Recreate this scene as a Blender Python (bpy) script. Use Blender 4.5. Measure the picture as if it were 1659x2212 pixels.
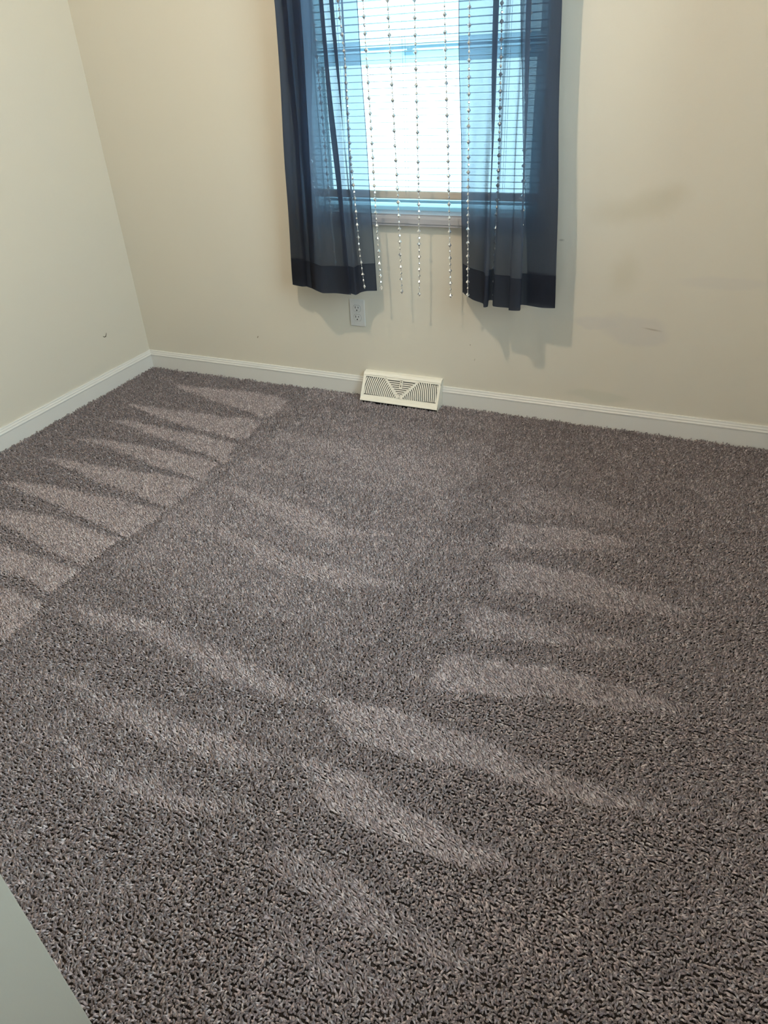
import bpy, bmesh, math, random
import numpy as np
from mathutils import Matrix, Vector
random.seed(7)
rng = np.random.default_rng(7)
S = bpy.context.scene
for o in list(bpy.data.objects): bpy.data.objects.remove(o)
COL = S.collection

# ------------------------------------------------------------------ camera
cam = bpy.data.cameras.new('camera'); co = bpy.data.objects.new('camera', cam); COL.objects.link(co)
CR = ((0.917778, -0.180688, 0.353604), (0.394516, 0.51623, -0.760174), (-0.045187, 0.837173, 0.545068))
co.matrix_world = Matrix.Translation((2.4798, -2.65009, 1.27435)) @ Matrix(CR).to_4x4()
cam.sensor_fit = 'VERTICAL'; cam.sensor_height = 36.0; cam.lens = 1525.49/2212*36.0
cam.clip_start = .02
S.camera = co
# ------------------------------------------------------------------ light
SKY = (0.55, 0.86, 1.0); SKY_STRENGTH = 5.0
LAMP = (1.0, 0.79, 0.56); LAMP_WATTS = 60.0
HALL = (0.80, 0.92, 1.0); HALL_POWER = 17.0; SIDE = (.90, .96, 1.0); SIDE_POWER = 30.0
w = bpy.data.worlds.new('overcast_sky'); S.world = w; w.use_nodes = True
wn = w.node_tree.nodes; bg = wn['Background']
bg.inputs[0].default_value = (*SKY, 1); bg.inputs[1].default_value = SKY_STRENGTH
for pn, pw, ph_, pl_, pr_ in (('window_daylight_portal', .95, 1.3, (1.465, .16, 1.39), (-math.pi/2, 0, 0)), ('added_side_window_portal', 1.32, 1.32, (3.20, -1.55, 1.40), (-math.pi/2, 0, -math.pi/2))):
    po = bpy.data.lights.new(pn, 'AREA'); po.shape = 'RECTANGLE'; po.size = pw; po.size_y = ph_
    po.cycles.is_portal = True
    pob = bpy.data.objects.new(pn, po); COL.objects.link(pob)
    pob.location = pl_; pob.rotation_euler = pr_
hl = bpy.data.lights.new('hallway_fill_light', 'AREA'); hl.shape = 'RECTANGLE'; hl.size = .75; hl.size_y = 1.7; hl.color = HALL; hl.energy = HALL_POWER  # area light added out of view behind the doorway, as cool fill
hlb = bpy.data.objects.new('hallway_fill_light', hl); COL.objects.link(hlb)
hlb.location = (2.42, -4.30, 1.15); hlb.rotation_euler = (math.pi/2, 0, 0)
sd = bpy.data.lights.new('side_fill_light', 'AREA'); sd.shape = 'RECTANGLE'; sd.size = 1.28; sd.size_y = 1.26; sd.color = SIDE; sd.energy = SIDE_POWER  # unseen area light added outside the side opening to raise the room's ambient
sdb = bpy.data.objects.new('side_fill_light', sd); COL.objects.link(sdb)
sdb.location = (3.17, -1.55, 1.40); sdb.rotation_euler = (-math.pi/2, 0, -math.pi/2)
sdb.rotation_euler = (math.pi/2, 0, math.pi/2)
S.view_settings.view_transform = 'Standard'; S.view_settings.look = 'None'
S.view_settings.gamma = 1; S.view_settings.use_curve_mapping = False
S.view_settings.exposure = 0.0
S.cycles.transparent_max_bounces = 24

# ------------------------------------------------------------------ helpers
def tag(o, label=None, cat=None, group=None, kind=None):
    if label: o['label'] = label
    if cat: o['category'] = cat
    if group: o['group'] = group
    if kind: o['kind'] = kind
    return o
def empty(name, loc=(0, 0, 0), **k):
    o = bpy.data.objects.new(name, None); COL.objects.link(o); o.location = loc; o.empty_display_size = .05
    return tag(o, **k)
def link(name, me, mat, parent=None, smooth=False, **k):
    if mat is not None and not me.materials: me.materials.append(mat)
    if smooth:
        for p in me.polygons: p.use_smooth = True
    o = bpy.data.objects.new(name, me); COL.objects.link(o)
    if parent is not None:
        o.parent = parent
        o.matrix_parent_inverse = Matrix.Translation(-Vector(parent.location))
    return tag(o, **k)
def obj(name, bm, mat, parent=None, smooth=False, bevel=0, **k):
    me = bpy.data.meshes.new(name)
    bmesh.ops.recalc_face_normals(bm, faces=bm.faces)
    bm.to_mesh(me); bm.free()
    o = link(name, me, mat, parent, smooth, **k)
    if bevel:
        m = o.modifiers.new('bevel', 'BEVEL'); m.width = bevel; m.segments = 3; m.limit_method = 'ANGLE'
        for p in me.polygons: p.use_smooth = True
        m.harden_normals = True
    return o
def box(bm, a, b):
    vs = [bm.verts.new((x, y, z)) for x in (a[0], b[0]) for y in (a[1], b[1]) for z in (a[2], b[2])]
    for f in ((0, 1, 3, 2), (4, 6, 7, 5), (0, 4, 5, 1), (2, 3, 7, 6), (0, 2, 6, 4), (1, 5, 7, 3)):
        bm.faces.new([vs[i] for i in f])
    return vs
def prism(bm, prof, f0, f1):
    """extrude a closed 2-D profile between two placement functions"""
    a = [bm.verts.new(f0(*p)) for p in prof]; b = [bm.verts.new(f1(*p)) for p in prof]
    n = len(prof)
    for i in range(n): bm.faces.new((a[i], a[(i+1) % n], b[(i+1) % n], b[i]))
    bm.faces.new(a[::-1]); bm.faces.new(b)
def tube(bm, pts, r, n=8, cap=True):
    pts = [Vector(p) for p in pts]; rings = []
    for i, p in enumerate(pts):
        t = (pts[min(i+1, len(pts)-1)] - pts[max(i-1, 0)]).normalized()
        u = t.cross(Vector((0.3, 1, 0.1)).normalized()).normalized(); v = t.cross(u)
        rr = r[i] if isinstance(r, (list, tuple)) else r
        rings.append([bm.verts.new(p + rr*(math.cos(2*math.pi*k/n)*u + math.sin(2*math.pi*k/n)*v)) for k in range(n)])
    for a, b in zip(rings, rings[1:]):
        for k in range(n): bm.faces.new((a[k], a[(k+1) % n], b[(k+1) % n], b[k]))
    if cap: bm.faces.new(rings[0][::-1]); bm.faces.new(rings[-1])
def lathe(bm, prof, n=24, c=(0, 0, 0)):
    rings = []
    for r, z in prof:
        if r < 1e-6: rings.append([bm.verts.new((c[0], c[1], c[2]+z))])
        else: rings.append([bm.verts.new((c[0]+r*math.cos(2*math.pi*k/n), c[1]+r*math.sin(2*math.pi*k/n), c[2]+z)) for k in range(n)])
    for a, b in zip(rings, rings[1:]):
        for k in range(n):
            k2 = (k+1) % n
            if len(a) == 1: bm.faces.new((a[0], b[k], b[k2]))
            elif len(b) == 1: bm.faces.new((a[k], a[k2], b[0]))
            else: bm.faces.new((a[k], a[k2], b[k2], b[k]))

# ------------------------------------------------------------------ materials
def mat(name, col=(.5, .5, .5), rough=.5, metal=0, spec=.5):
    m = bpy.data.materials.new(name); m.use_nodes = True
    b = m.node_tree.nodes['Principled BSDF']
    b.inputs['Base Color'].default_value = (*col, 1); b.inputs['Roughness'].default_value = rough
    b.inputs['Metallic'].default_value = metal; b.inputs['Specular IOR Level'].default_value = spec
    return m
def nd(m, t, **k):
    n = m.node_tree.nodes.new(t)
    for a, v in k.items():
        if a.startswith('_'): setattr(n, a[1:], v)
        else: n.inputs[int(a[1:]) if a[0] == 'i' and a[1:].isdigit() else a].default_value = v
    return n
def lk(m, a, b): m.node_tree.links.new(a, b)
def add_bump(m, scale, strength, dist=.001, detail=4):
    b = m.node_tree.nodes['Principled BSDF']
    tc = nd(m, 'ShaderNodeTexCoord'); n = nd(m, 'ShaderNodeTexNoise', Scale=scale, Detail=detail)
    bp = nd(m, 'ShaderNodeBump', Strength=strength, Distance=dist)
    lk(m, tc.outputs['Object'], n.inputs['Vector']); lk(m, n.outputs['Fac'], bp.inputs['Height']); lk(m, bp.outputs[0], b.inputs['Normal'])
    return tc, n

WALL = (.66, .630, .545)
def wall_mat(name, patches=()):
    m = mat(name, WALL, .62, 0, .3)
    tc, n = add_bump(m, 230, .35, .0006)
    b = m.node_tree.nodes['Principled BSDF']
    # gentle roller mottling of the paint
    n2 = nd(m, 'ShaderNodeTexNoise', Scale=2.3, Detail=2); lk(m, tc.outputs['Object'], n2.inputs['Vector'])
    mx = nd(m, 'ShaderNodeMix', _data_type='RGBA'); mx.inputs[6].default_value = (WALL[0]*.97, WALL[1]*.975, WALL[2]*1.0, 1); mx.inputs[7].default_value = (WALL[0]*1.02, WALL[1]*1.01, WALL[2]*1.0, 1)
    lk(m, n2.outputs['Fac'], mx.inputs[0]); cur = mx.outputs[2]
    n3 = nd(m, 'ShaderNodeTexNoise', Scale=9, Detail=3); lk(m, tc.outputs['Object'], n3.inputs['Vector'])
    for (c, r, ang, soft, col, amt, dist) in patches:
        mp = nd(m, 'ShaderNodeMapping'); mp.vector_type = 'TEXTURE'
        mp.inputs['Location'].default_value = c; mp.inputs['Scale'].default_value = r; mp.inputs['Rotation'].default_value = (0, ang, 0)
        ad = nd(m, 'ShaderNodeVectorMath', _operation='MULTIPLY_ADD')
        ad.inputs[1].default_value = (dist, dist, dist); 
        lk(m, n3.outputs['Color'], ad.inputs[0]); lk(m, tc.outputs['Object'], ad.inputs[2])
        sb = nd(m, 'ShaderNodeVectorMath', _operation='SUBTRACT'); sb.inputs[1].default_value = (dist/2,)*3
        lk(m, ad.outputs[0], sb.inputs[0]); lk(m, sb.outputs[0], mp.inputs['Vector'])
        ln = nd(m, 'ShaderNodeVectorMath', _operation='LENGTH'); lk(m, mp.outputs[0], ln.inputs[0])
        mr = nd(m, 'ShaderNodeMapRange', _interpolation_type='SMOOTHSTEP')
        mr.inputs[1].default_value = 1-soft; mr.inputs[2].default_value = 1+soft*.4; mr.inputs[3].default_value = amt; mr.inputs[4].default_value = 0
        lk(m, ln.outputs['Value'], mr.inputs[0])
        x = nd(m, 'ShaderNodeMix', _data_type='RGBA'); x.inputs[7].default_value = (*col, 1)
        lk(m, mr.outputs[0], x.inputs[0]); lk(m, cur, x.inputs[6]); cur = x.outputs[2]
    lk(m, cur, b.inputs['Base Color'])
    return m
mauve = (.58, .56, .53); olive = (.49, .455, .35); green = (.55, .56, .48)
M_wallB = wall_mat('cream_wall_paint_with_touch_ups_and_blobs', [
    ((2.30, 0, .820), (.105, 1, .055), -.35, .9, olive, .42, .06),  # soft darker olive blobs, right of the window
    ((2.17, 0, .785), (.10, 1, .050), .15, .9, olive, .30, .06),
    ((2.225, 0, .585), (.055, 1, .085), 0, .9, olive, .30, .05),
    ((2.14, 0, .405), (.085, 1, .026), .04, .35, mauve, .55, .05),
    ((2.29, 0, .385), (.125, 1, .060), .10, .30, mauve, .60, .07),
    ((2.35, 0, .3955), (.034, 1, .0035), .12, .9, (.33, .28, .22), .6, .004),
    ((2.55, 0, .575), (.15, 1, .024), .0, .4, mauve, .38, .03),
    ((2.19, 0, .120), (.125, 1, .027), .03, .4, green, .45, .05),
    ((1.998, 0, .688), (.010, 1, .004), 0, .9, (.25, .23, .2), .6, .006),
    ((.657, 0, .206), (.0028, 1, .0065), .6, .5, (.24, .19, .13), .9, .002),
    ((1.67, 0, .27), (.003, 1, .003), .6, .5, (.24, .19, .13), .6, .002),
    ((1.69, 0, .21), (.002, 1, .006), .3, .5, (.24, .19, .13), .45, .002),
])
M_wall = wall_mat('cream_wall_paint')
M_ceil = mat('flat_white_ceiling_paint', (.86, .85, .81), .9, 0, .2); add_bump(M_ceil, 120, .3)
M_trim = mat('cream_white_trim_paint', (.80, .77, .68), .32, 0, .5); add_bump(M_trim, 60, .08)
M_base = mat('satin_white_baseboard_paint', (.70, .70, .68), .38, 0, .45); add_bump(M_base, 60, .08)
M_door = mat('white_door_paint', (.36, .335, .285), .45, 0, .4); add_bump(M_door, 300, .15)
M_plate = mat('white_outlet_plastic', (.64, .63, .61), .35)
M_black = mat('black_void', (.012, .011, .010), .8)
M_vent = mat('cream_enamelled_steel', (.87, .84, .75), .3, 0, .5); add_bump(M_vent, 40, .05)
M_duct = mat('dull_galvanised_damper', (.30, .30, .28), .55, .3)
M_rod = mat('dark_bronze_rod', (.05, .045, .04), .35, .8)
M_brass = mat('brushed_brass', (.6, .45, .2), .35, 1)
M_floor = mat('carpet_backing', (.045, .038, .035), 1, 0, 0)
M_sill = mat('grey_white_sill_paint', (.36, .36, .39), .4); add_bump(M_sill, 60, .08)
M_cord = mat('clear_nylon_cord', (.25, .27, .28), .4)
M_bead = mat('mirrored_acrylic_bead', (.93, .94, .95), .14, .85)

def vinyl(name, col, trans):
    m = mat(name, col, .4)
    b = m.node_tree.nodes['Principled BSDF']; out = m.node_tree.nodes['Material Output']
    t = nd(m, 'ShaderNodeBsdfTranslucent', Color=(*col, 1)); mx = nd(m, 'ShaderNodeMixShader', Fac=trans)
    lk(m, b.outputs[0], mx.inputs[1]); lk(m, t.outputs[0], mx.inputs[2]); lk(m, mx.outputs[0], out.inputs['Surface'])
    return m
M_vinyl = vinyl('vinyl_sash_with_backlight_tint', (.78, .90, .95), .85)  # pale cyan of the backlight mixed into the white vinyl's colour
M_slat = vinyl('white_vinyl_slat', (.60, .74, .78), .25)
M_rail = mat('cream_blind_rail', (.50, .47, .42), .4)
# glass
M_glass = bpy.data.materials.new('window_glass'); M_glass.use_nodes = True
_n = M_glass.node_tree.nodes; _n.remove(_n['Principled BSDF'])
_t = nd(M_glass, 'ShaderNodeBsdfTransparent', Color=(.97, .99, .98, 1)); _g = nd(M_glass, 'ShaderNodeBsdfGlossy', Roughness=.0)
_f = nd(M_glass, 'ShaderNodeFresnel', IOR=1.25); _m = nd(M_glass, 'ShaderNodeMixShader')
lk(M_glass, _f.outputs[0], _m.inputs[0]); lk(M_glass, _t.outputs[0], _m.inputs[1]); lk(M_glass, _g.outputs[0], _m.inputs[2]); lk(M_glass, _m.outputs[0], _n['Material Output'].inputs['Surface'])
# sheer voile: partly see-through weave, darker warp threads
def voile(name, open_):
    m = mat(name, (.028, .028, .038), .7, 0, .2)
    b = m.node_tree.nodes['Principled BSDF']; out = m.node_tree.nodes['Material Output']
    tr = nd(m, 'ShaderNodeBsdfTransparent', Color=(.86, .95, 1, 1))
    tl = nd(m, 'ShaderNodeBsdfTranslucent', Color=(.28, .32, .43, 1))
    a = nd(m, 'ShaderNodeMixShader', Fac=.55); c = nd(m, 'ShaderNodeMixShader')
    lk(m, b.outputs[0], a.inputs[1]); lk(m, tl.outputs[0], a.inputs[2])
    # open weave fraction falls off when the cloth turns edge-on
    lw = nd(m, 'ShaderNodeLayerWeight', Blend=.35)
    tc = nd(m, 'ShaderNodeTexCoord'); mp = nd(m, 'ShaderNodeMapping', Scale=(420, 420, 26))
    nz = nd(m, 'ShaderNodeTexNoise', Scale=1.0, Detail=2); lk(m, tc.outputs['Object'], mp.inputs[0]); lk(m, mp.outputs[0], nz.inputs['Vector'])
    mr = nd(m, 'ShaderNodeMapRange'); mr.inputs[3].default_value = open_*.82; mr.inputs[4].default_value = open_*1.18; lk(m, nz.outputs['Fac'], mr.inputs[0])
    mu = nd(m, 'ShaderNodeMath', _operation='MULTIPLY_ADD'); mu.inputs[1].default_value = -open_*1.0
    lk(m, lw.outputs['Facing'], mu.inputs[0]); lk(m, mr.outputs[0], mu.inputs[2]); mu.use_clamp = True
    lk(m, mu.outputs[0], c.inputs[0]); lk(m, a.outputs[0], c.inputs[1]); lk(m, tr.outputs[0], c.inputs[2])
    lk(m, c.outputs[0], out.inputs['Surface'])
    return m
M_voile = voile('slate_blue_sheer_voile', .23)
M_hem = voile('slate_blue_sheer_voile_doubled', .17)

def emitter(name, col, s):
    m = bpy.data.materials.new(name); m.use_nodes = True; n = m.node_tree.nodes; n.remove(n['Principled BSDF'])
    e = nd(m, 'ShaderNodeEmission', Color=(*col, 1), Strength=s); lk(m, e.outputs[0], n['Material Output'].inputs['Surface']); return m

# ------------------------------------------------------------------ room shell
XR, YF, ZC = 3.05, -3.25, 2.44
ZB = -.013                                        # carpet backing level; pile tops near z = 0
WX0, WX1, WZ0, WZ1 = 1.000, 1.905, .757, 2.02     # window opening
bm = bmesh.new()
for a, b in (((-.12, 0, ZB-.1), (WX0, .14, ZC)), ((WX1, 0, ZB-.1), (XR+.12, .14, ZC)),
             ((WX0, 0, ZB-.1), (WX1, .14, WZ0-.034)), ((WX0, 0, WZ1), (WX1, .14, ZC))): box(bm, a, b)
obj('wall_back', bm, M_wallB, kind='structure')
bm = bmesh.new(); box(bm, (-.12, YF-.12, ZB-.1), (0, 0, ZC)); wl = obj('wall_left', bm, M_wall, kind='structure')
SY0, SY1, SZ0, SZ1 = -2.20, -.90, .75, 2.05        # unseen opening added in the right wall to let in fill light
bm = bmesh.new()
for a, b in (((XR, YF-1.2, ZB-.1), (XR+.12, SY0, ZC)), ((XR, SY1, ZB-.1), (XR+.12, 0, ZC)), ((XR, SY0, ZB-.1), (XR+.12, SY1, SZ0)), ((XR, SY0, SZ1), (XR+.12, SY1, ZC))): box(bm, a, b)
obj('wall_right', bm, M_wall, kind='structure')
DX0, DX1, DZ = 2.022, 2.80, 2.03
bm = bmesh.new(); box(bm, (0, YF-.12, ZB-.1), (DX0, YF, ZC)); box(bm, (DX1, YF-.12, ZB-.1), (XR, YF, ZC)); box(bm, (DX0, YF-.12, DZ), (DX1, YF, ZC))
obj('wall_front', bm, M_wall, kind='structure')
bm = bmesh.new(); box(bm, (1.6, YF-1.2, ZB-.1), (XR, YF-1.1, ZC)); box(bm, (1.6, YF-1.1, ZB-.1), (1.7, YF-.12, ZC))
obj('wall_hallway', bm, M_wall, kind='structure')
bm = bmesh.new(); box(bm, (-.12, YF-1.2, ZC), (XR+.12, .14, ZC+.1)); obj('ceiling', bm, M_ceil, kind='structure')
bm = bmesh.new(); box(bm, (-.12, YF-1.2, ZB-.1), (XR+.12, .14, ZB)); obj('floor', bm, M_floor, kind='structure')
# scuff on the left wall: small hook-shaped chip
bm = bmesh.new(); tube(bm, [(.0004, -.275, .2385), (.0006, -.268, .2335), (.0006, -.260, .2335), (.0006, -.2545, .240), (.0004, -.250, .2475)], [.0009, .0018, .0022, .0016, .0008], 6)
obj('scuff_mark', bm, mat('brown_scuff', (.12, .10, .07), .8), wl, smooth=True, label='small brown hook-shaped scuff')
# baseboards
prof = [(0, ZB), (.0125, ZB), (.0125, .0540), (.0140, .0560), (.0140, .0600), (.0118, .0625), (.0108, .0650), (.0108, .0685), (.0085, .0715), (.0072, .0745), (.0072, .0775), (.0055, .0798), (0, .0800)]
VX0, VX1 = 1.199, 1.556                           # register sits between two runs of the back baseboard
bm = bmesh.new()
prism(bm, prof, lambda d, z: (d, -d, z), lambda d, z: (VX0, -d, z))
prism(bm, prof, lambda d, z: (VX1, -d, z), lambda d, z: (XR-d, -d, z))
obj('baseboard_back', bm, M_base, kind='structure')
bm = bmesh.new(); prism(bm, prof, lambda d, z: (d, YF, z), lambda d, z: (d, -d, z)); obj('baseboard_left', bm, M_base, kind='structure')
bm = bmesh.new(); prism(bm, prof, lambda d, z: (XR-d, YF, z), lambda d, z: (XR-d, -d, z)); obj('baseboard_right', bm, M_base, kind='structure')
# paint bead left along the baseboard top
# door standing open at the camera's left
dr = empty('door_1', (DX0, YF+.01, 0), kind='structure')
bm = bmesh.new(); box(bm, (DX0-.035, YF+.01, .012), (DX0, -2.480, 2.02)); obj('door_leaf', bm, M_door, dr, bevel=.002)
for s in (0, 1):
    bm = bmesh.new(); x0 = DX0 + (0.0 if s else -.035)
    kx = DX0 if s else DX0-.035; d = 1 if s else -1
    for (r, a, b_) in ((.030, 0, .006), (.011, .006, .035), (.026, .035, .06)):
        prism(bm, [(r*math.cos(t*math.pi/10), r*math.sin(t*math.pi/10)) for t in range(20)], lambda p, q: (kx+d*a, -2.54+p, .93+q), lambda p, q: (kx+d*b_, -2.54+p, .93+q))
    obj('door_knob', bm, M_brass, dr, smooth=False, bevel=.002)
bm = bmesh.new()
for a, b in (((DX0-.06, YF, ZB), (DX0-.0005, YF+.009, DZ+.06)), ((DX1, YF, ZB), (DX1+.06, YF+.015, DZ+.06)), ((DX0, YF, DZ), (DX1, YF+.009, DZ+.06))): box(bm, a, b)
obj('trim_1', bm, M_trim, kind='structure')

# ------------------------------------------------------------------ window
wd = empty('window_1', ((WX0+WX1)/2, .07, WZ0), kind='structure')
bm = bmesh.new()                                  # vinyl frame in the opening
for a, b in (((WX0, .07, WZ0), (WX0+.025, .14, WZ1)), ((WX1-.025, .07, WZ0), (WX1, .14, WZ1)), ((WX0, .07, WZ1-.035), (WX1, .14, WZ1)), ((WX0, .075, WZ0), (WX1, .14, WZ0+.012))): box(bm, a, b)
obj('window_frame', bm, M_vinyl, wd)
def sash(name, y0, y1, z0, z1, rb, rt):
    bm = bmesh.new(); a, b = WX0+.025, WX1-.025
    box(bm, (a, y0, z0), (b, y1, z0+rb)); box(bm, (a, y0, z1-rt), (b, y1, z1)); box(bm, (a, y0, z0+rb), (a+.028, y1, z1-rt)); box(bm, (b-.028, y0, z0+rb), (b, y1, z1-rt))
    box(bm, (a, y0-.008, z0+rb*.35), (b, y0, z0+rb*.55))
    s = obj(name, bm, M_vinyl, wd)
    bm = bmesh.new(); box(bm, (a+.02, (y0+y1)/2-.002, z0+rb-.004), (b-.02, (y0+y1)/2+.002, z1-rt+.004)); g = bmesh.new()
    g.free(); o = obj('window_pane', bm, M_glass, s); o.parent = s; o.matrix_parent_inverse = Matrix.Identity(4)
    return s
sl = sash('lower_sash', .080, .105, WZ0+.012, 1.275, .045, .036)
su = sash('upper_sash', .108, .133, 1.265, WZ1-.035, .045, .04)
bm = bmesh.new(); box(bm, (1.385, .070, 1.262), (1.430, .094, 1.277)); box(bm, (1.400, .062, 1.277), (1.412, .09, 1.288)); obj('sash_lock', bm, M_vinyl, wd, bevel=.002)
# stool with small cove under it
sp = [(.14, WZ0-.034), (.14, WZ0), (-.028, WZ0), (-.033, WZ0-.004), (-.035, WZ0-.010), (-.035, WZ0-.027), (-.031, WZ0-.030), (-.031, WZ0-.036), (-.002, WZ0-.036), (-.002, WZ0-.034)]
bm = bmesh.new()
prism(bm, [p for p in sp if p[0] < 0], lambda y, z: (WX0-.04, y, z), lambda y, z: (WX1+.04, y, z))
box(bm, (WX0, -.002, WZ0-.034), (WX1, .14, WZ0))
obj('window_sill', bm, M_sill, wd)
w2 = empty('added_side_window', (XR+.08, (SY0+SY1)/2, SZ0), kind='structure')  # out-of-view window, added so cool light comes from the right
bm = bmesh.new(); m_ = (SZ0+SZ1)/2
for a, b in (((XR+.06, SY0, SZ0), (XR+.11, SY0+.04, SZ1)), ((XR+.06, SY1-.04, SZ0), (XR+.11, SY1, SZ1)), ((XR+.06, SY0, SZ0), (XR+.11, SY1, SZ0+.05)), ((XR+.06, SY0, SZ1-.04), (XR+.11, SY1, SZ1)), ((XR+.06, SY0, m_-.02), (XR+.11, SY1, m_+.02))): box(bm, a, b)
obj('window_frame', bm, M_vinyl, w2)
bm = bmesh.new(); box(bm, (XR+.082, SY0+.02, SZ0+.02), (XR+.086, SY1-.02, SZ1-.02)); obj('window_pane', bm, M_glass, w2)
bm = bmesh.new(); box(bm, (XR-.03, SY0-.03, SZ0-.025), (XR+.06, SY1+.03, SZ0)); obj('window_sill', bm, M_trim, w2)
# mini blind
bl = empty('venetian_blind', ((WX0+WX1)/2, .032, WZ1-.03), label='white horizontal mini blind lowered in the window recess, slats open', cat='blind')
bx0, bx1 = WX0+.006, WX1-.006; by = .034
bm = bmesh.new(); box(bm, (bx0, by-.016, WZ1-.028), (bx1, by+.016, WZ1-.001)); obj('head_rail', bm, M_slat, bl, bevel=.002)
bm = bmesh.new(); prism(bm, [(by-.013, .807), (by+.013, .807), (by+.014, .812), (by+.013, .829), (by+.008, .833), (by-.008, .833), (by-.013, .829), (by-.014, .812)], lambda y, z: (bx0, y, z), lambda y, z: (bx1, y, z)); obj('bottom_rail', bm, M_rail, bl)
pitch = .0213; nsl = int((WZ1-.035-.842)/pitch)
slat_me = None; TILT = math.radians(4)
for i in range(nsl+1):
    z = .8475+i*pitch
    if slat_me is None:
        bm = bmesh.new(); pts = []
        n = 6
        for k in range(n+1):
            u = (k/n-.5)*.025; h = .0009*(1-(2*k/n-1)**2); pts.append((u*math.cos(TILT), h - u*math.sin(TILT)))
        pr = pts + [(y, zz-.0009) for y, zz in reversed(pts)]
        prism(bm, pr, lambda y, z: (bx0-1.465, y, z), lambda y, z: (bx1-1.465, y, z))
        me = bpy.data.meshes.new('slat'); bmesh.ops.recalc_face_normals(bm, faces=bm.faces); bm.to_mesh(me); bm.free(); me.materials.append(M_slat); slat_me = me
    o = bpy.data.objects.new('slat', slat_me); COL.objects.link(o); o.parent = bl; o.location = (1.465-bl.location.x, by-bl.location.y, z-bl.location.z)
for x in (1.16, 1.40, 1.77):
    bm = bmesh.new()
    for yy in (-.0135, .0135): tube(bm, [(x, by+yy, .82), (x, by+yy, WZ1-.02)], .0006, 5)
    obj('ladder_cord', bm, M_cord, bl)
bm = bmesh.new(); tube(bm, [(1.195, by-.022, WZ1-.03), (1.187, by-.024, 1.34), (1.176, by-.026, .775)], .0034, 8); obj('tilt_wand', bm, M_cord, bl, smooth=True)

# ------------------------------------------------------------------ curtains
rod = empty('curtain_rod', (1.47, -.12, 2.12), label='dark metal curtain rod above the window carrying both sheers', cat='curtain rod')
bm = bmesh.new(); tube(bm, [(.80, -.12, 2.12), (2.14, -.12, 2.12)], .008, 12); obj('rod', bm, M_rod, rod, smooth=True)
for x in (.79, 2.15):
    bm = bmesh.new(); lathe(bm, [(0, -.02), (.012, -.016), (.02, 0), (.012, .016), (0, .02)], 16, (x, -.12, 2.12)); obj('finial', bm, M_rod, rod, smooth=True)
for x in (.85, 2.09):
    bm = bmesh.new(); tube(bm, [(x, 0.0, 2.09), (x, -.07, 2.09), (x, -.12, 2.109)], .005, 8); obj('bracket', bm, M_rod, rod, smooth=True)

ZH, ZT = .490, 1.42
def crom(P, per):
    """Catmull-Rom through rows of P (n,k)"""
    P = np.asarray(P, float); out = []
    Q = np.vstack([2*P[0]-P[1], P, 2*P[-1]-P[-2]])
    for i in range(len(P)-1):
        p0, p1, p2, p3 = Q[i:i+4]
        for j in range(per):
            t = j/per
            out.append(.5*((2*p1) + (-p0+p2)*t + (2*p0-5*p1+4*p2-p3)*t*t*.75 + (2*p0-5*p1+4*p2-p3)*t*t*.25 + (-p0+3*p1-3*p2+p3)*t**3))
    out.append(P[-1]); out = np.array(out)
    lin = np.array([np.interp(np.arange(len(out))/per, np.arange(len(P)), P[:, k]) for k in range(P.shape[1])]).T
    return out*.55 + lin*.45   # pressed pleats: fairly crisp folds
def curtain(bot, top, zhem, hem_h, name, label, seed, hemtilt):
    rg = np.random.default_rng(seed)
    B = crom(bot, 7); T = crom(top, 7); n = len(B)
    root = empty(name, (float(B[:, 0].mean()), -.12, 2.10), label=label, cat='curtain', group='sheer curtain panels')
    arc = np.concatenate([[0], np.cumsum(np.linalg.norm(np.diff(B, axis=0), axis=1))])
    ph = rg.uniform(0, 6.28, 6)
    def row(z):
        t = (z-zhem)/(ZT-zhem)
        tt = min(max(t, 0), 1); tt = tt*tt*(3-2*tt)*.35 + tt*.65
        c = B*(1-tt) + T*tt
        if t > 1: c = c.copy(); k = min((t-1)*1.2, 1); c[:, 1] = c[:, 1]*(1-k*.3) + (-.12)*k*.3
        wob = .0025*np.sin(arc*38+z*5+ph[0]) + .0018*np.sin(arc*71-z*9+ph[1])
        amp = math.sin(min(max(t, 0), 1)*math.pi)
        out = np.stack([c[:, 0] + amp*.002*np.sin(z*11+arc*20+ph[2]), c[:, 1] + wob*amp, np.full(n, z)], 1)
        return out
    def sheet(z0, z1, rows, off, mat_, nm, parent, tilt=False):
        zs = np.linspace(z0, z1, rows); V = []
        for i, z in enumerate(zs):
            r = row(z); r[:, 1] += off
            if tilt and i == 0: r[:, 2] += hemtilt*np.sin(arc*23+ph[3])*.6
            V.append(r)
        V = np.concatenate(V); F = []
        for i in range(rows-1):
            for k in range(n-1):
                a = i*n+k; F.append((a, a+1, a+1+n, a+n))
        me = bpy.data.meshes.new(nm); me.from_pydata(V.tolist(), [], F); me.update()
        return link(nm, me, mat_, parent, smooth=True)
    p = sheet(zhem, 2.13, 70, 0, M_voile, 'panel', root, True)
    h = sheet(zhem, zhem+hem_h, 8, .0014, M_hem, 'hem', root, True)
    # stitched line at the top of the hem
    bm = bmesh.new(); r = row(zhem+hem_h); tube(bm, [tuple(q) for q in r], .0009, 4); obj('stitching', bm, M_hem, h)
    bpy.data.objects[h.name]
    # thin rolled selvedges down both free edges
    for k in (0, -1):
        bm = bmesh.new(); tube(bm, [tuple(row(z)[k]) for z in np.linspace(zhem, 2.1, 40)], .0012, 5); obj('selvedge', bm, M_hem, root, smooth=True)
    return root
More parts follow.
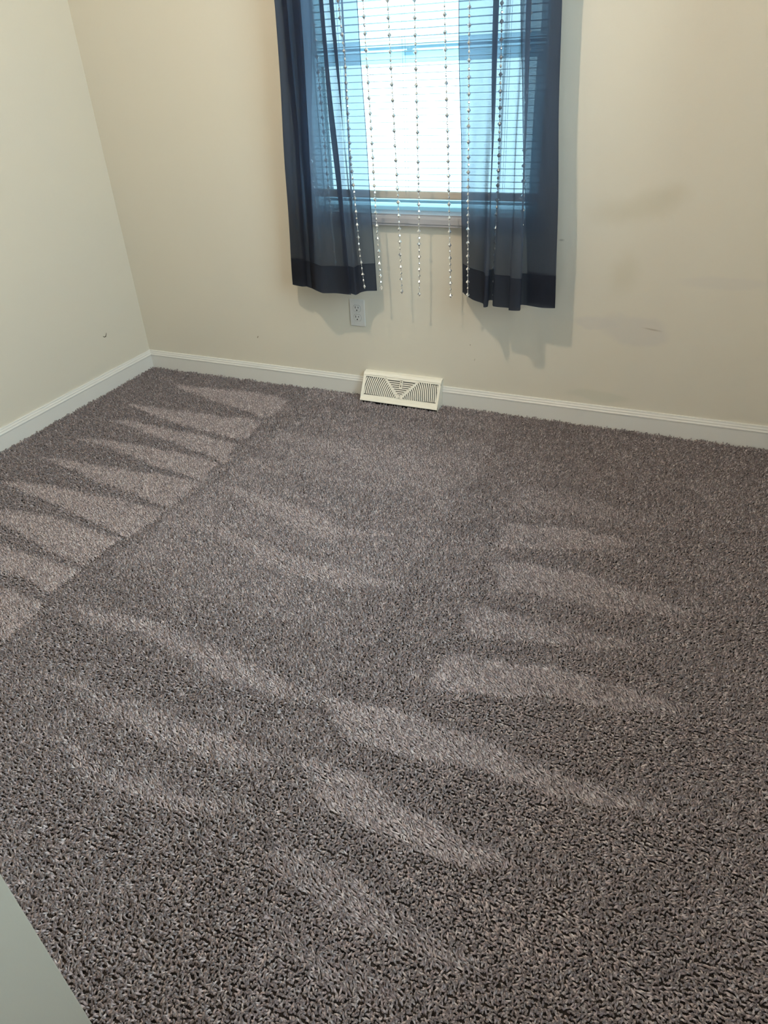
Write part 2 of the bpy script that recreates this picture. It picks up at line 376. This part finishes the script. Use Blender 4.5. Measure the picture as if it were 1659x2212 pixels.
Lb = [(1.02, -.082), (.975, -.080), (.927, -.088), (.986, -.113), (1.020, -.098), (.994, -.100), (1.076, -.138), (1.034, -.118), (1.112, -.176), (1.165, -.160), (1.228, -.156), (1.190, -.122), (1.252, -.166), (1.258, -.130), (1.272, -.105), (1.307, -.086)]
Lt = [(1.12, -.092), (1.05, -.090), (.995, -.110), (1.022, -.120), (1.053, -.128), (1.022, -.108), (1.110, -.140), (1.060, -.106), (1.140, -.152), (1.170, -.158), (1.200, -.152), (1.166, -.116), (1.232, -.142), (1.204, -.118), (1.250, -.118), (1.305, -.120)]
curtain(Lb, Lt, .486, .105, 'sheer_curtain', 'grey-blue sheer curtain panel left of the window, hanging over the outlet', 3, .003)
Rb = [(1.648, -.040), (1.669, -.072), (1.712, -.116), (1.760, -.150), (1.778, -.200), (1.790, -.190), (1.773, -.118), (1.787, -.112), (1.805, -.172), (1.864, -.180), (1.873, -.210), (1.912, -.208), (1.897, -.142), (1.918, -.136), (1.975, -.146), (2.021, -.140), (1.98, -.122), (1.915, -.112)]
Rt = [(1.646, -.118), (1.672, -.122), (1.706, -.128), (1.744, -.135), (1.779, -.146), (1.777, -.138), (1.752, -.112), (1.792, -.114), (1.812, -.142), (1.846, -.148), (1.860, -.158), (1.878, -.150), (1.852, -.110), (1.880, -.118), (1.925, -.132), (1.960, -.126), (1.900, -.100), (1.830, -.092)]
curtain(Rb, Rt, .490, .110, 'sheer_curtain', 'darker grey-blue sheer curtain panel right of the window, its edge against bare wall', 5, .003)

# ------------------------------------------------------------------ beaded strands
def bead_mesh(name, prof, n, twist=0):
    bm = bmesh.new(); lathe(bm, prof, n); me = bpy.data.meshes.new(name); bmesh.ops.recalc_face_normals(bm, faces=bm.faces); bm.to_mesh(me); bm.free(); me.materials.append(M_bead); return me
me_dia = bead_mesh('diamond_bead', [(0, -.0078), (.0012, -.0075), (.0077, 0), (.0012, .0075), (0, .0078)], 6)
me_drop = bead_mesh('drop_bead', [(0, -.0062), (.0010, -.0060), (.0042, -.0015), (.0034, .0022), (.0008, .0060), (0, .0062)], 5)
me_seed = bead_mesh('seed_bead', [(0, -.0020), (.0015, -.0013), (.0021, 0), (.0015, .0013), (0, .0020)], 6)
strands = [
 ([(1.065, 1.433), (1.069, 1.169), (1.071, .886), (1.074, .53)], -.095, 'bead strand showing faintly through the left sheer, nearest its outer edge'),
 ([(1.130, 1.404), (1.135, 1.097), (1.136, .759), (1.141, .535)], -.098, 'bead strand glinting behind the dark middle folds of the left sheer'),
 ([(1.239, 1.422), (1.250, 1.271), (1.247, .979), (1.256, .775), (1.259, .656), (1.272, .502)], -.122, 'bead strand hanging over the inner fold of the left sheer, ending above the outlet'),
 ([(1.326, 1.417), (1.333, 1.023), (1.335, .781), (1.343, .501)], -.12, 'bead strand just right of the left sheer edge, against the window'),
 ([(1.411, 1.412), (1.422, .965), (1.426, .783), (1.429, .493)], -.12, 'second free-hanging bead strand right of the left sheer'),
 ([(1.502, 1.406), (1.504, 1.091), (1.505, .801), (1.501, .488)], -.12, 'bead strand down the middle of the gap between the sheers'),
 ([(1.600, 1.400), (1.614, .980), (1.620, .758), (1.626, .491)], -.12, 'free-hanging bead strand just left of the right sheer edge'),
 ([(1.685, 1.395), (1.691, .967), (1.694, .767), (1.698, .505)], -.135, 'bead strand over the single-layer inner part of the right sheer'),
 ([(1.782, 1.389), (1.791, .967), (1.790, .770), (1.791, .509)], -.12, 'bead strand between the pleats of the right sheer, lost below the sill'),
 ([(1.871, 1.383), (1.877, .953), (1.884, .782), (1.889, .525)], -.128, 'bead strand along the dark outer folds of the right sheer'),
]
PX = {0: -.095}
def strand(pts, y, label):
    pts = sorted(pts, key=lambda p: p[1]); x_b, z_b = pts[0]
    root = empty('beaded_strand', (pts[-1][0], y, 2.105), label=label, cat='bead strand', group='hanging crystal bead strands')
    zs = [p[1] for p in pts]; xs = [p[0] for p in pts]
    fx = lambda z: float(np.interp(z, zs, xs)) if z < zs[-1] else xs[-1]
    L = root.location
    def put(me, z, r):
        o = bpy.data.objects.new(me.name, me); COL.objects.link(o); o.parent = root
        o.location = (fx(z)-L.x, 0, z-L.z); o.rotation_euler = (0, random.uniform(-.06, .06), random.uniform(0, 6.28)) if r else (0, 0, 0)
        return o
    bm = bmesh.new(); tube(bm, [(fx(z), y, z) for z in np.linspace(z_b-.002, 2.112, 60)], .00035, 4); obj('cord', bm, M_cord, root)
    tiny = []; z = z_b+.008; k = 0
    tiny.append(z_b)
    while z < 2.09:
        put(me_dia, z, 1)
        for d in (.0098, .0135, .0325, .0362): tiny.append(z+d)
        if z+.0228 < 2.09: put(me_drop, z+.0228, 1)
        z += .0455
    for q in tiny[:100]: put(me_seed, q, 0)
    rest = [q for q in tiny[100:] if q < 2.10]
    if rest:
        bm = bmesh.new()
        for q in rest: lathe(bm, [(0, -.0020), (.0015, -.0013), (.0021, 0), (.0015, .0013), (0, .0020)], 6, (fx(q), y, q))
        obj('seed_bead', bm, M_bead, root, kind='stuff')
for p, y, l in strands: strand(p, y, l)

# ------------------------------------------------------------------ outlet
ox, oz = 1.1402+.035, .3042+.057
ou = empty('wall_outlet', (ox, 0, oz), label='white duplex electrical outlet on the wall under the left curtain', cat='outlet')
bm = bmesh.new(); prism(bm, [(-.035, -.057), (.035, -.057), (.035, .057), (-.035, .057)], lambda a, b: (ox+a, 0, oz+b), lambda a, b: (ox+a*.95, -.0055, oz+b*.97)); obj('cover_plate', bm, M_plate, ou, bevel=.0012)
for s in (-1, 1):
    cz = oz+s*.0195
    pr = []
    for k in range(32):
        t = 2*math.pi*k/32; a, b = .0172*math.cos(t), .0172*math.sin(t); pr.append((a, max(-.0137, min(.0137, b))))
    bm = bmesh.new(); prism(bm, pr, lambda a, b: (ox+a, -.0050, cz+b), lambda a, b: (ox+a*.96, -.0078, cz+b*.96)); rc = obj('receptacle', bm, M_plate, ou)
    bm = bmesh.new()
    box(bm, (ox-.0078, -.0081, cz+.0002), (ox-.0052, -.0070, cz+.0092)); box(bm, (ox+.0052, -.0081, cz+.0012), (ox+.0076, -.0070, cz+.0084))
    prism(bm, [(.0028*math.cos(k*math.pi/8), .0028*math.sin(k*math.pi/8)) for k in range(16)], lambda a, b: (ox+a, -.0070, cz-.0070+b), lambda a, b: (ox+a, -.0081, cz-.0070+b))
    o = obj('slots', bm, M_black, ou, label='black slots')
    # thin shadow gap round the receptacle
    bm = bmesh.new(); prism(bm, [(a*1.05, b*1.06) for a, b in pr], lambda a, b: (ox+a, -.0050, cz+b), lambda a, b: (ox+a, -.0058, cz+b)); obj('gap', bm, mat('outlet_gap', (.25, .24, .22), .7), ou)
bm = bmesh.new(); prism(bm, [(.003*math.cos(k*math.pi/8), .003*math.sin(k*math.pi/8)) for k in range(16)], lambda a, b: (ox+a, -.0050, oz+b), lambda a, b: (ox+a*.8, -.0068, oz+b*.8)); obj('screw', bm, M_plate, ou)

# ------------------------------------------------------------------ baseboard register
vr = empty('baseboard_register', ((VX0+VX1)/2, -.04, 0), label='cream metal baseboard heat register with sunburst grille on the carpet edge', cat='heat register')
W2 = (VX1-VX0)/2; vc = (VX0+VX1)/2
yb, zb_, yt, zt = -.076, .010, -.024, .104        # sloped face: bottom and top edge
H = math.hypot(yt-yb, zt-zb_); ty, tz = (yt-yb)/H, (zt-zb_)/H; ny, nz = -tz, ty
def face(u, v, d=0): return (vc+u, yb+ty*v+ny*d, zb_+tz*v+nz*d)
bm = bmesh.new()                                  # top hood, toe strip and end cheeks
prism(bm, [(0, .1130), (0, .1095), (-.021, .1060), (-.027, .1010), (-.0285, .1020), (-.0225, .1090), (-.019, .1112)], lambda y, z: (VX0, y, z), lambda y, z: (VX1, y, z))
prism(bm, [(-.0735, .0140), (-.0790, .0130), (-.0850, .0060), (-.0850, .0035), (-.0700, .0035)], lambda y, z: (VX0, y, z), lambda y, z: (VX1, y, z))
for x0, x1 in ((VX0, VX0+.0012), (VX1-.0012, VX1)):
    prism(bm, [(0, .1110), (-.021, .1080), (-.027, .1020), (-.079, .0130), (-.079, ZB+.004), (0, ZB+.004)], lambda y, z: (x0, y, z), lambda y, z: (x1, y, z))
obj('housing', bm, M_vent, vr)
ub, vb, vt = W2-.012, .0175, H-.011              # slotted field
hw = .072                                         # half width of the centre V at the top
bm = bmesh.new()
th = .0012
def plate(poly): prism(bm, poly, lambda u, v: face(u, v, 0), lambda u, v: face(u, v, -th))
plate([(-W2, 0), (W2, 0), (W2, vb), (-W2, vb)]); plate([(-W2, vt), (W2, vt), (W2, H), (-W2, H)])
plate([(-W2, vb), (-ub, vb), (-ub, vt), (-W2, vt)]); plate([(ub, vb), (W2, vb), (W2, vt), (ub, vt)])
for s in (-1, 1):                                 # V bars
    plate([(s*0.0, vb-.002), (s*.010, vb-.002), (s*(hw+.010), vt+.002), (s*(hw-.001), vt+.002), (s*0.0, vb+.010)])
plate([(-.005, vb), (.005, vb), (.008, vb+.009), (-.008, vb+.009)])
pit = .0087; slot = .0042; barw = pit-slot
for s in (-1, 1):                                 # curved bars between slots
    r = .0135
    k = 0
    while r < ub+.06:
        r0, r1 = r, r+barw; run = []
        for j in range(61):
            a = math.radians(2+j*1.3)
            pu, pv = (r0+r1)/2*math.cos(a), (r0+r1)/2*math.sin(a)*1.25
            vv = vb-.003+pv
            lim = .010+(vv-vb)*hw/(vt-vb)
            if pu < ub+.001 and vv < vt+.001 and pu > lim-.003 and vv > vb-.004:
                run.append(a)
            elif run: break
        if len(run) > 1:
            poly = [(s*r0*math.cos(a), vb-.003+r0*math.sin(a)*1.25) for a in run] + [(s*r1*math.cos(a), vb-.003+r1*math.sin(a)*1.25) for a in reversed(run)]
            poly = [(max(-ub-.001, min(ub+.001, u)), min(v, vt+.001)) for u, v in poly]
            n_ = len(run)
            for i in range(n_-1):
                q = [poly[i], poly[i+1], poly[2*n_-2-i], poly[2*n_-1-i]]
                plate(q)
        r += pit
nb = 8
for i in range(nb):                               # straight bars in the V
    v0 = vb+.010+(vt-vb-.010)*i/nb + .0045; v1 = vb+.010+(vt-vb-.010)*(i+1)/nb
    l0 = (v0-vb)*hw/(vt-vb)+.002; l1 = (v1-vb)*hw/(vt-vb)+.002
    plate([(-l0, v0), (l0, v0), (l1, v1), (-l1, v1)])
plate([(-.0065, vt-.036), (.0065, vt-.036), (.0065, vt+.001), (-.0065, vt+.001)])
obj('grille', bm, M_vent, vr)
bm = bmesh.new(); prism(bm, [(-.0012, vt-.030), (.0012, vt-.030), (.0012, vt-.004), (-.0012, vt-.004)], lambda u, v: face(u, v, .0002), lambda u, v: face(u, v, .0004)); obj('lever_slot', bm, M_black, vr, label='dark lever slot')
bm = bmesh.new(); prism(bm, [(-.0016, vt-.020), (.0016, vt-.020), (.0014, vt-.012), (-.0014, vt-.012)], lambda u, v: face(u, v, .0004), lambda u, v: face(u, v, .005)); obj('damper_lever', bm, M_vent, vr)
bm = bmesh.new(); prism(bm, [(-W2+.003, .004), (W2-.003, .004), (W2-.003, H-.004), (-W2+.003, H-.004)], lambda u, v: face(u, v, -.016), lambda u, v: face(u, v, -.017)); obj('damper', bm, M_duct, vr, label='grey damper plate behind the grille')
bm = bmesh.new()
for (y, z) in ((-.033, .0965),): box(bm, (VX1+.0000, y-.001, z-.004), (VX1+.0006, y+.001, z+.003))
obj('corner_notch', bm, M_black, vr, label='dark corner notch')

# ------------------------------------------------------------------ ceiling light (above the frame, lights the room)
cl = empty('ceiling_light', (1.49, -1.56, ZC), label='flush ceiling light with a small frosted globe in the middle of the ceiling', cat='ceiling light')
bm = bmesh.new(); lathe(bm, [(0, 0), (.075, 0), (.075, -.008), (.06, -.022), (.035, -.028), (0, -.028)], 32, (1.49, -1.56, ZC)); obj('canopy', bm, M_trim, cl, smooth=True)
bm = bmesh.new(); bmesh.ops.create_uvsphere(bm, u_segments=24, v_segments=14, radius=.020, matrix=Matrix.Translation((1.49, -1.56, ZC-.055)))
obj('globe', bm, emitter('warm_lamp_glow', LAMP, 60), cl, smooth=True)
lb = bpy.data.lights.new('ceiling_bulb', 'POINT'); lb.color = LAMP; lb.energy = LAMP_WATTS; lb.shadow_soft_size = .016
lbo = bpy.data.objects.new('ceiling_bulb', lb); COL.objects.link(lbo); lbo.location = (1.49, -1.56, ZC-.096)

# ------------------------------------------------------------------ carpet pile
LIGHT = [
  (.9, [[0.249, -0.172], [0.497, -0.148], [0.807, -0.124], [0.881, -0.16], [0.905, -0.33], [0.881, -0.346], [0.491, -0.25]]),
  (1., [[0.179, -0.433], [0.502, -0.403], [0.888, -0.377], [0.902, -0.570], [0.668, -0.544], [0.386, -0.48]]),
  (1., [[0.225, -0.59], [0.454, -0.564], [0.897, -0.610], [0.934, -0.740], [0.672, -0.682], [0.391, -0.608]]),
  (1., [[0.194, -0.763], [0.526, -0.741], [0.919, -0.756], [0.932, -0.893], [0.605, -0.836]]),
  (1., [[0.19, -0.947], [0.338, -0.926], [0.662, -0.905], [0.949, -0.910], [0.963, -1.075], [0.666, -1.037], [0.394, -0.984]]),
  (1., [[0.204, -1.141], [0.33, -1.127], [0.607, -1.091], [0.963, -1.090], [0.920, -1.274], [0.576, -1.216], [0.307, -1.17]]),
  (.9, [[0.10, -1.303], [0.579, -1.283], [0.910, -1.290], [0.905, -1.436], [0.664, -1.406], [0.30, -1.346]]),
  (.9, [[0.20, -1.468], [0.733, -1.450], [0.912, -1.455], [0.893, -1.583], [0.60, -1.547]]),
  (.9, [[0.34, -1.622], [0.917, -1.628], [0.932, -1.786], [.6, -1.76]]),
  (.75, [[2.039, -0.794], [2.252, -0.761], [2.461, -0.774], [2.324, -0.853], [2.046, -0.926]]),
  (.35, [[2.02, -0.54], [2.25, -0.55], [2.52, -0.62], [2.35, -0.66], [2.03, -0.69]]),
  (.75, [[2.059, -0.997], [2.304, -0.968], [2.558, -1.007], [2.641, -1.042], [2.437, -1.098], [2.12, -1.118]]),
  (.7, [[2.041, -1.228], [2.288, -1.206], [2.584, -1.2], [2.392, -1.26], [2.076, -1.336]]),
  (.95, [[2.063, -1.41], [2.321, -1.364], [2.628, -1.38], [2.582, -1.426], [2.341, -1.46], [2.042, -1.556]]),
  (.85, [[1.813, -1.638], [2.059, -1.627], [2.278, -1.639], [2.637, -1.671], [2.485, -1.705], [2.204, -1.722], [1.957, -1.757]]),
  (.85, [[1.854, -1.823], [2.024, -1.832], [2.208, -1.862], [2.371, -1.889], [2.294, -1.929], [2.126, -1.926], [1.973, -1.922]]),
  (.7, [[1.912, -2.001], [2.043, -2.019], [2.18, -2.056], [2.38, -2.081], [2.246, -2.112], [2.062, -2.095], [1.913, -2.071]]),
  (.6, [[1.954, -2.138], [2.098, -2.164], [2.268, -2.17], [2.172, -2.209], [2.029, -2.2]]),
  (.90, [[1.033, -1.118], [1.35, -1.161], [1.625, -1.19], [1.869, -1.205], [1.695, -1.269], [1.396, -1.235]]),
  (.85, [[1.055, -0.903], [1.347, -0.917], [1.665, -1.009], [1.526, -1.058], [1.241, -0.985]]),
  (.65, [[1.013, -0.473], [1.421, -0.465], [1.823, -0.555], [1.773, -0.706], [1.416, -0.621]]),
  (.75, [[0.984, -1.595], [1.302, -1.582], [1.627, -1.609], [1.831, -1.647], [1.734, -1.699], [1.448, -1.676], [1.106, -1.635]]),
  (.70, [[1.133, -1.83], [1.356, -1.828], [1.643, -1.831], [1.828, -1.839], [1.722, -1.913], [1.464, -1.906]]),
  (.65, [[1.23, -1.982], [1.43, -1.988], [1.7, -1.983], [1.839, -1.952], [1.726, -2.019], [1.49, -2.053]]),
]
DARK = [
  (.15, [[0.902, -0.325], [0.902, -0.122], [1.185, -0.136], [1.021, -0.335], [.975, -1.118], [0.966, -1.641], [0.955, -1.769], [0.93, -1.328], [0.942, -0.688]]),
  (.4, [[0.919, -1.783], [0.976, -1.641], [1.222, -1.711], [1.58, -1.758], [1.589, -1.819], [1.271, -1.816], [1.097, -1.812]]),
  (.65, [[2.087, -1.559], [2.347, -1.498], [2.77, -1.409], [2.76, -1.567], [2.372, -1.609], [2.14, -1.603]]),
  (.65, [[1.977, -1.776], [2.204, -1.742], [2.485, -1.725], [2.736, -1.705], [2.507, -1.853], [2.306, -1.841], [2.135, -1.818]]),
  (.7, [[2.102, -1.969], [2.25, -1.940], [2.377, -1.925], [2.522, -1.952], [2.462, -2.04], [2.257, -2.041]]),
  (.05, [[1.807, -1.124], [1.992, -0.839], [2.023, -1.093], [2.022, -1.414], [2.001, -1.555], [1.872, -1.611], [1.922, -1.271]]),
  (.35, [[1.232, -2.065], [1.498, -2.062], [1.739, -2.036], [1.908, -2.063], [1.967, -2.159], [1.722, -2.186], [1.365, -2.184]]),
  (-.1, [[1.654, -1.306], [1.843, -1.226], [1.846, -1.342], [1.812, -1.591], [1.609, -1.57]]),
]
FURROW = [ # polylines of parted pile, (points, strength)
  ([(.905, -.12), (.915, -.35), (.935, -.62), (.950, -.90), (.955, -1.10), (.915, -1.30), (.905, -1.55), (.935, -1.80)], 1.0),
  ([(2.79, -.15), (2.80, -.6), (2.795, -1.0), (2.785, -1.3), (2.765, -1.6), (2.74, -1.9), (2.72, -2.3)], .8),
  ([(2.04, -.935), (2.33, -.862), (2.75, -.80)], .6), ([(2.12, -1.125), (2.44, -1.105), (2.74, -1.03)], .7),
  ([(2.08, -1.345), (2.40, -1.268), (2.76, -1.21)], .6), ([(2.04, -1.565), (2.34, -1.468), (2.60, -1.43), (2.77, -1.385)], 1.0),
  ([(1.95, -1.765), (2.20, -1.732), (2.50, -1.712)], .8), ([(1.97, -1.932), (2.13, -1.936), (2.30, -1.938)], .6),
  ([(1.90, -.75), (1.87, -1.0), (1.84, -1.3), (1.82, -1.6), (1.86, -1.9)], .5),
  ([(.60, -.845), (.93, -.903)], .5), ([(.66, -1.045), (.95, -1.085)], .6), ([(.58, -1.225), (.92, -1.284)], .6), ([(.66, -.692), (.93, -.75)], .5), ([(.5, -.26), (.90, -.357)], .5), ([(.66, -.556), (.90, -.585)], .5), ([(.66, -1.415), (.9, -1.445)], .5),
]
def pdist(P, poly, closed=True):
    poly = np.array(poly, float); n = len(poly); best = np.full(len(P), 1e9); inside = np.zeros(len(P), bool)
    for i in range(n if closed else n-1):
        a, b = poly[i], poly[(i+1) % n]; e = b-a; w_ = P-a
        t = np.clip((w_@e)/(e@e+1e-12), 0, 1); d = np.linalg.norm(w_-t[:, None]*e, axis=1); best = np.minimum(best, d)
        if closed:
            c = ((a[1] > P[:, 1]) != (b[1] > P[:, 1])) & (P[:, 0] < (b[0]-a[0])*(P[:, 1]-a[1])/((b[1]-a[1])+1e-12)+a[0]); inside ^= c
    return np.where(inside, -best, best) if closed else best
def vnoise(P, sx, sy, seed):
    g = np.random.default_rng(seed).uniform(-1, 1, (256, 256)); X = P[:, 0]*sx+50; Y = P[:, 1]*sy+80
    i = np.floor(X).astype(int); j = np.floor(Y).astype(int); u = X-i; v = Y-j; u = u*u*(3-2*u); v = v*v*(3-2*v)
    f = lambda a, b: g[a % 256, b % 256]
    return (f(i, j)*(1-u)+f(i+1, j)*u)*(1-v) + (f(i, j+1)*(1-u)+f(i+1, j+1)*u)*v
SX, SY = .0036, .0072                            # tufting gauge: rows run along x
nx_, ny_ = int((XR-.004)/SX), int((-YF-.004)/SY)
gx, gy = np.meshgrid(np.arange(nx_), np.arange(ny_), indexing='ij')
P = np.stack([gx.ravel()*SX+.006, -(gy.ravel()*SY)-.006], 1)
P[:, 0] += rng.uniform(-.5, .5, len(P))*SX*.9
P[:, 1] += rng.normal(0, .0009, len(P)) + .0016*np.sin(P[:, 0]*21+gy.ravel()*.15)
keep = (P[:, 0] > .0135) & (P[:, 0] < XR-.0135) & (P[:, 1] < -.0135)
keep &= ~((P[:, 0] > VX0-.001) & (P[:, 0] < VX1+.001) & (P[:, 1] > -.080))
P = P[keep]; N = len(P)
wob = np.stack([vnoise(P, 9, 9, 1), vnoise(P, 9, 9, 2)], 1)*.012 + np.stack([vnoise(P, 40, 40, 3), vnoise(P, 40, 40, 4)], 1)*.005
Q = P+wob
base = np.where(Q[:, 0] < .93, -.72, np.where(Q[:, 0] < 1.86, .24, -.26))
base = base + np.where((Q[:, 0] > .93) & (Q[:, 1] < -1.45) & (Q[:, 0] < 1.86), -.36, 0)
base = base + np.where((Q[:, 1] > -.30) & (Q[:, 0] > .93), -.30*np.clip((Q[:, 1]+.40)/.25, 0, 1), 0)
s = base.copy()
def sm(d, w_): t = np.clip(.5-d/(2*w_), 0, 1); return t*t*(3-2*t)
for lv, poly in LIGHT:
    k = sm(pdist(Q, poly), .008 if lv >= .7 and max(p[0] for p in poly) > 1.9 or max(p[0] for p in poly) < 1 else .022); s = s*(1-k) + lv*k
for lv, poly in DARK:
    k = sm(pdist(Q, poly), .016); s = s*(1-k) + (-lv)*k
s = s + .22*vnoise(P, 3, 14, 5)*.8 + .14*vnoise(P, 10, 40, 6)
s = np.clip(s, -1, 1)
hgt = np.ones(N)
for pl, st in FURROW:
    d = pdist(Q, pl, False); hgt -= .42*st*np.exp(-(d/.0045)**2)
hgt *= 1 + (.08+.15*np.clip(s, 0, 1))*vnoise(P, 30, 110, 7) + .08*vnoise(P, 90, 90, 8)
hgt = np.clip(hgt, .4, 1.3)
DL = np.array([-.95, .32]); DD = np.array([.52, -.85])
lit = np.clip(s, 0, 1)[:, None]; drk = np.clip(-s, 0, 1)[:, None]
lean = lit*DL*1.60 + drk*DD*1.30 + (1-.50*lit)*(np.stack([vnoise(P, 60, 60, 9), vnoise(P, 60, 60, 10)], 1)*.30 + rng.normal(0, .34, (N, 2)))
lean = np.clip(lean, -1.7, 1.7)
z = np.stack([lean[:, 0], lean[:, 1], np.ones(N)], 1); ln_ = np.linalg.norm(z, axis=1); z /= ln_[:, None]
ang = rng.uniform(0, 2*np.pi, N); r0 = np.stack([np.cos(ang), np.sin(ang), np.zeros(N)], 1)
x = r0 - (r0*z).sum(1)[:, None]*z; x /= np.linalg.norm(x, axis=1)[:, None]; y = np.cross(z, x)
# euler XYZ of matrix with columns x,y,z
ey = -np.arcsin(np.clip(x[:, 2], -1, 1)); ex = np.arctan2(y[:, 2], z[:, 2]); ez = np.arctan2(x[:, 1], x[:, 0])
eul = np.stack([ex, ey, ez], 1).astype(np.float32)
sc = np.stack([rng.uniform(.85, 1.2, N), rng.uniform(.85, 1.2, N), hgt*rng.uniform(.78, 1.2, N)*(.80+.20*ln_)], 1).astype(np.float32)
me = bpy.data.meshes.new('carpet_pile'); me.vertices.add(N)
me.vertices.foreach_set('co', np.concatenate([P, np.full((N, 1), ZB)], 1).astype(np.float32).ravel())
for nm, arr in (('tuft_rot', eul), ('tuft_scale', sc)):
    a = me.attributes.new(nm, 'FLOAT_VECTOR', 'POINT'); a.data.foreach_set('vector', arr.ravel())
a = me.attributes.new('tuft_shade', 'FLOAT', 'POINT'); a.data.foreach_set('value', rng.uniform(0, 1, N).astype(np.float32))
M_pile = mat('taupe_cut_pile_yarn', (.2, .18, .17), .65, 0, .35)
b_ = M_pile.node_tree.nodes['Principled BSDF']
at = nd(M_pile, 'ShaderNodeAttribute', _attribute_name='tuft_shade', _attribute_type='INSTANCER')
cr = nd(M_pile, 'ShaderNodeValToRGB'); e = cr.color_ramp.elements
e[0].position = 0; e[0].color = (.34, .275, .295, 1); e[1].position = 1; e[1].color = (.65, .595, .61, 1)
for p_, c_ in ((.3, (.47, .405, .42, 1)), (.55, (.51, .43, .45, 1)), (.8, (.55, .495, .515, 1))):
    q_ = e.new(p_); q_.color = c_
lk(M_pile, at.outputs['Fac'], cr.inputs[0])
al = nd(M_pile, 'ShaderNodeAttribute', _attribute_name='along', _attribute_type='GEOMETRY')   # 0 root .. 1 cut tip
tp = nd(M_pile, 'ShaderNodeMapRange'); tp.inputs[1].default_value = .70; tp.inputs[2].default_value = 1.0; lk(M_pile, al.outputs['Fac'], tp.inputs[0])
dk = nd(M_pile, 'ShaderNodeMix', _data_type='RGBA', _blend_type='MULTIPLY'); dk.inputs[7].default_value = (.30, .29, .29, 1)
lk(M_pile, tp.outputs[0], dk.inputs[0]); lk(M_pile, cr.outputs[0], dk.inputs[6]); lk(M_pile, dk.outputs[2], b_.inputs['Base Color'])
b_.inputs['Sheen Weight'].default_value = .25; b_.inputs['Sheen Roughness'].default_value = .5
me.materials.append(M_pile)
cp = bpy.data.objects.new('carpet_pile', me); COL.objects.link(cp)
tag(cp, 'taupe cut-pile wall-to-wall carpet with vacuum stripes', 'carpet', kind='stuff')
ng = bpy.data.node_groups.new('carpet_tufts', 'GeometryNodeTree')
ng.interface.new_socket('Geometry', in_out='INPUT', socket_type='NodeSocketGeometry'); ng.interface.new_socket('Geometry', in_out='OUTPUT', socket_type='NodeSocketGeometry')
G = ng.nodes; gi = G.new('NodeGroupInput'); go = G.new('NodeGroupOutput')
def L_(a, b): ng.links.new(a, b)
cone = G.new('GeometryNodeMeshCone'); cone.fill_type = 'TRIANGLE_FAN'
cone.inputs['Vertices'].default_value = 5; cone.inputs['Side Segments'].default_value = 4
cone.inputs['Radius Top'].default_value = .0016; cone.inputs['Radius Bottom'].default_value = .0017; cone.inputs['Depth'].default_value = .0118
# bend and swell the yarn
pos = G.new('GeometryNodeInputPosition'); sep = G.new('ShaderNodeSeparateXYZ'); L_(pos.outputs[0], sep.inputs[0])
def mth(op, a, b=None, c=None):
    n = G.new('ShaderNodeMath'); n.operation = op
    for i, v in enumerate((a, b, c)):
        if v is None: continue
        if isinstance(v, (int, float)): n.inputs[i].default_value = v
        else: L_(v, n.inputs[i])
    return n.outputs[0]
zn = mth('DIVIDE', sep.outputs[2], .0118)
bx = mth('MULTIPLY', mth('POWER', zn, 2.0), .0045)
by_ = mth('MULTIPLY', mth('SINE', mth('MULTIPLY', zn, 5.0)), .0008)
cmb = G.new('ShaderNodeCombineXYZ'); L_(bx, cmb.inputs[0]); L_(by_, cmb.inputs[1])
sp_ = G.new('GeometryNodeSetPosition'); L_(cone.outputs['Mesh'], sp_.inputs['Geometry']); L_(cmb.outputs[0], sp_.inputs['Offset'])
st_ = G.new('GeometryNodeStoreNamedAttribute'); st_.data_type = 'FLOAT'; st_.domain = 'POINT'; st_.inputs['Name'].default_value = 'along'
L_(sp_.outputs[0], st_.inputs['Geometry']); L_(zn, st_.inputs['Value'])
sm_ = G.new('GeometryNodeSetMaterial'); sm_.inputs['Material'].default_value = M_pile; L_(st_.outputs[0], sm_.inputs['Geometry'])
iop = G.new('GeometryNodeInstanceOnPoints'); L_(gi.outputs[0], iop.inputs['Points']); L_(sm_.outputs[0], iop.inputs['Instance'])
def attr(nm):
    n = G.new('GeometryNodeInputNamedAttribute'); n.data_type = 'FLOAT_VECTOR'; n.inputs['Name'].default_value = nm
    return n.outputs[0]
e2r = G.new('FunctionNodeEulerToRotation'); L_(attr('tuft_rot'), e2r.inputs[0]); L_(e2r.outputs[0], iop.inputs['Rotation']); L_(attr('tuft_scale'), iop.inputs['Scale'])
L_(iop.outputs[0], go.inputs[0])
md = cp.modifiers.new('tufts', 'NODES'); md.node_group = ng
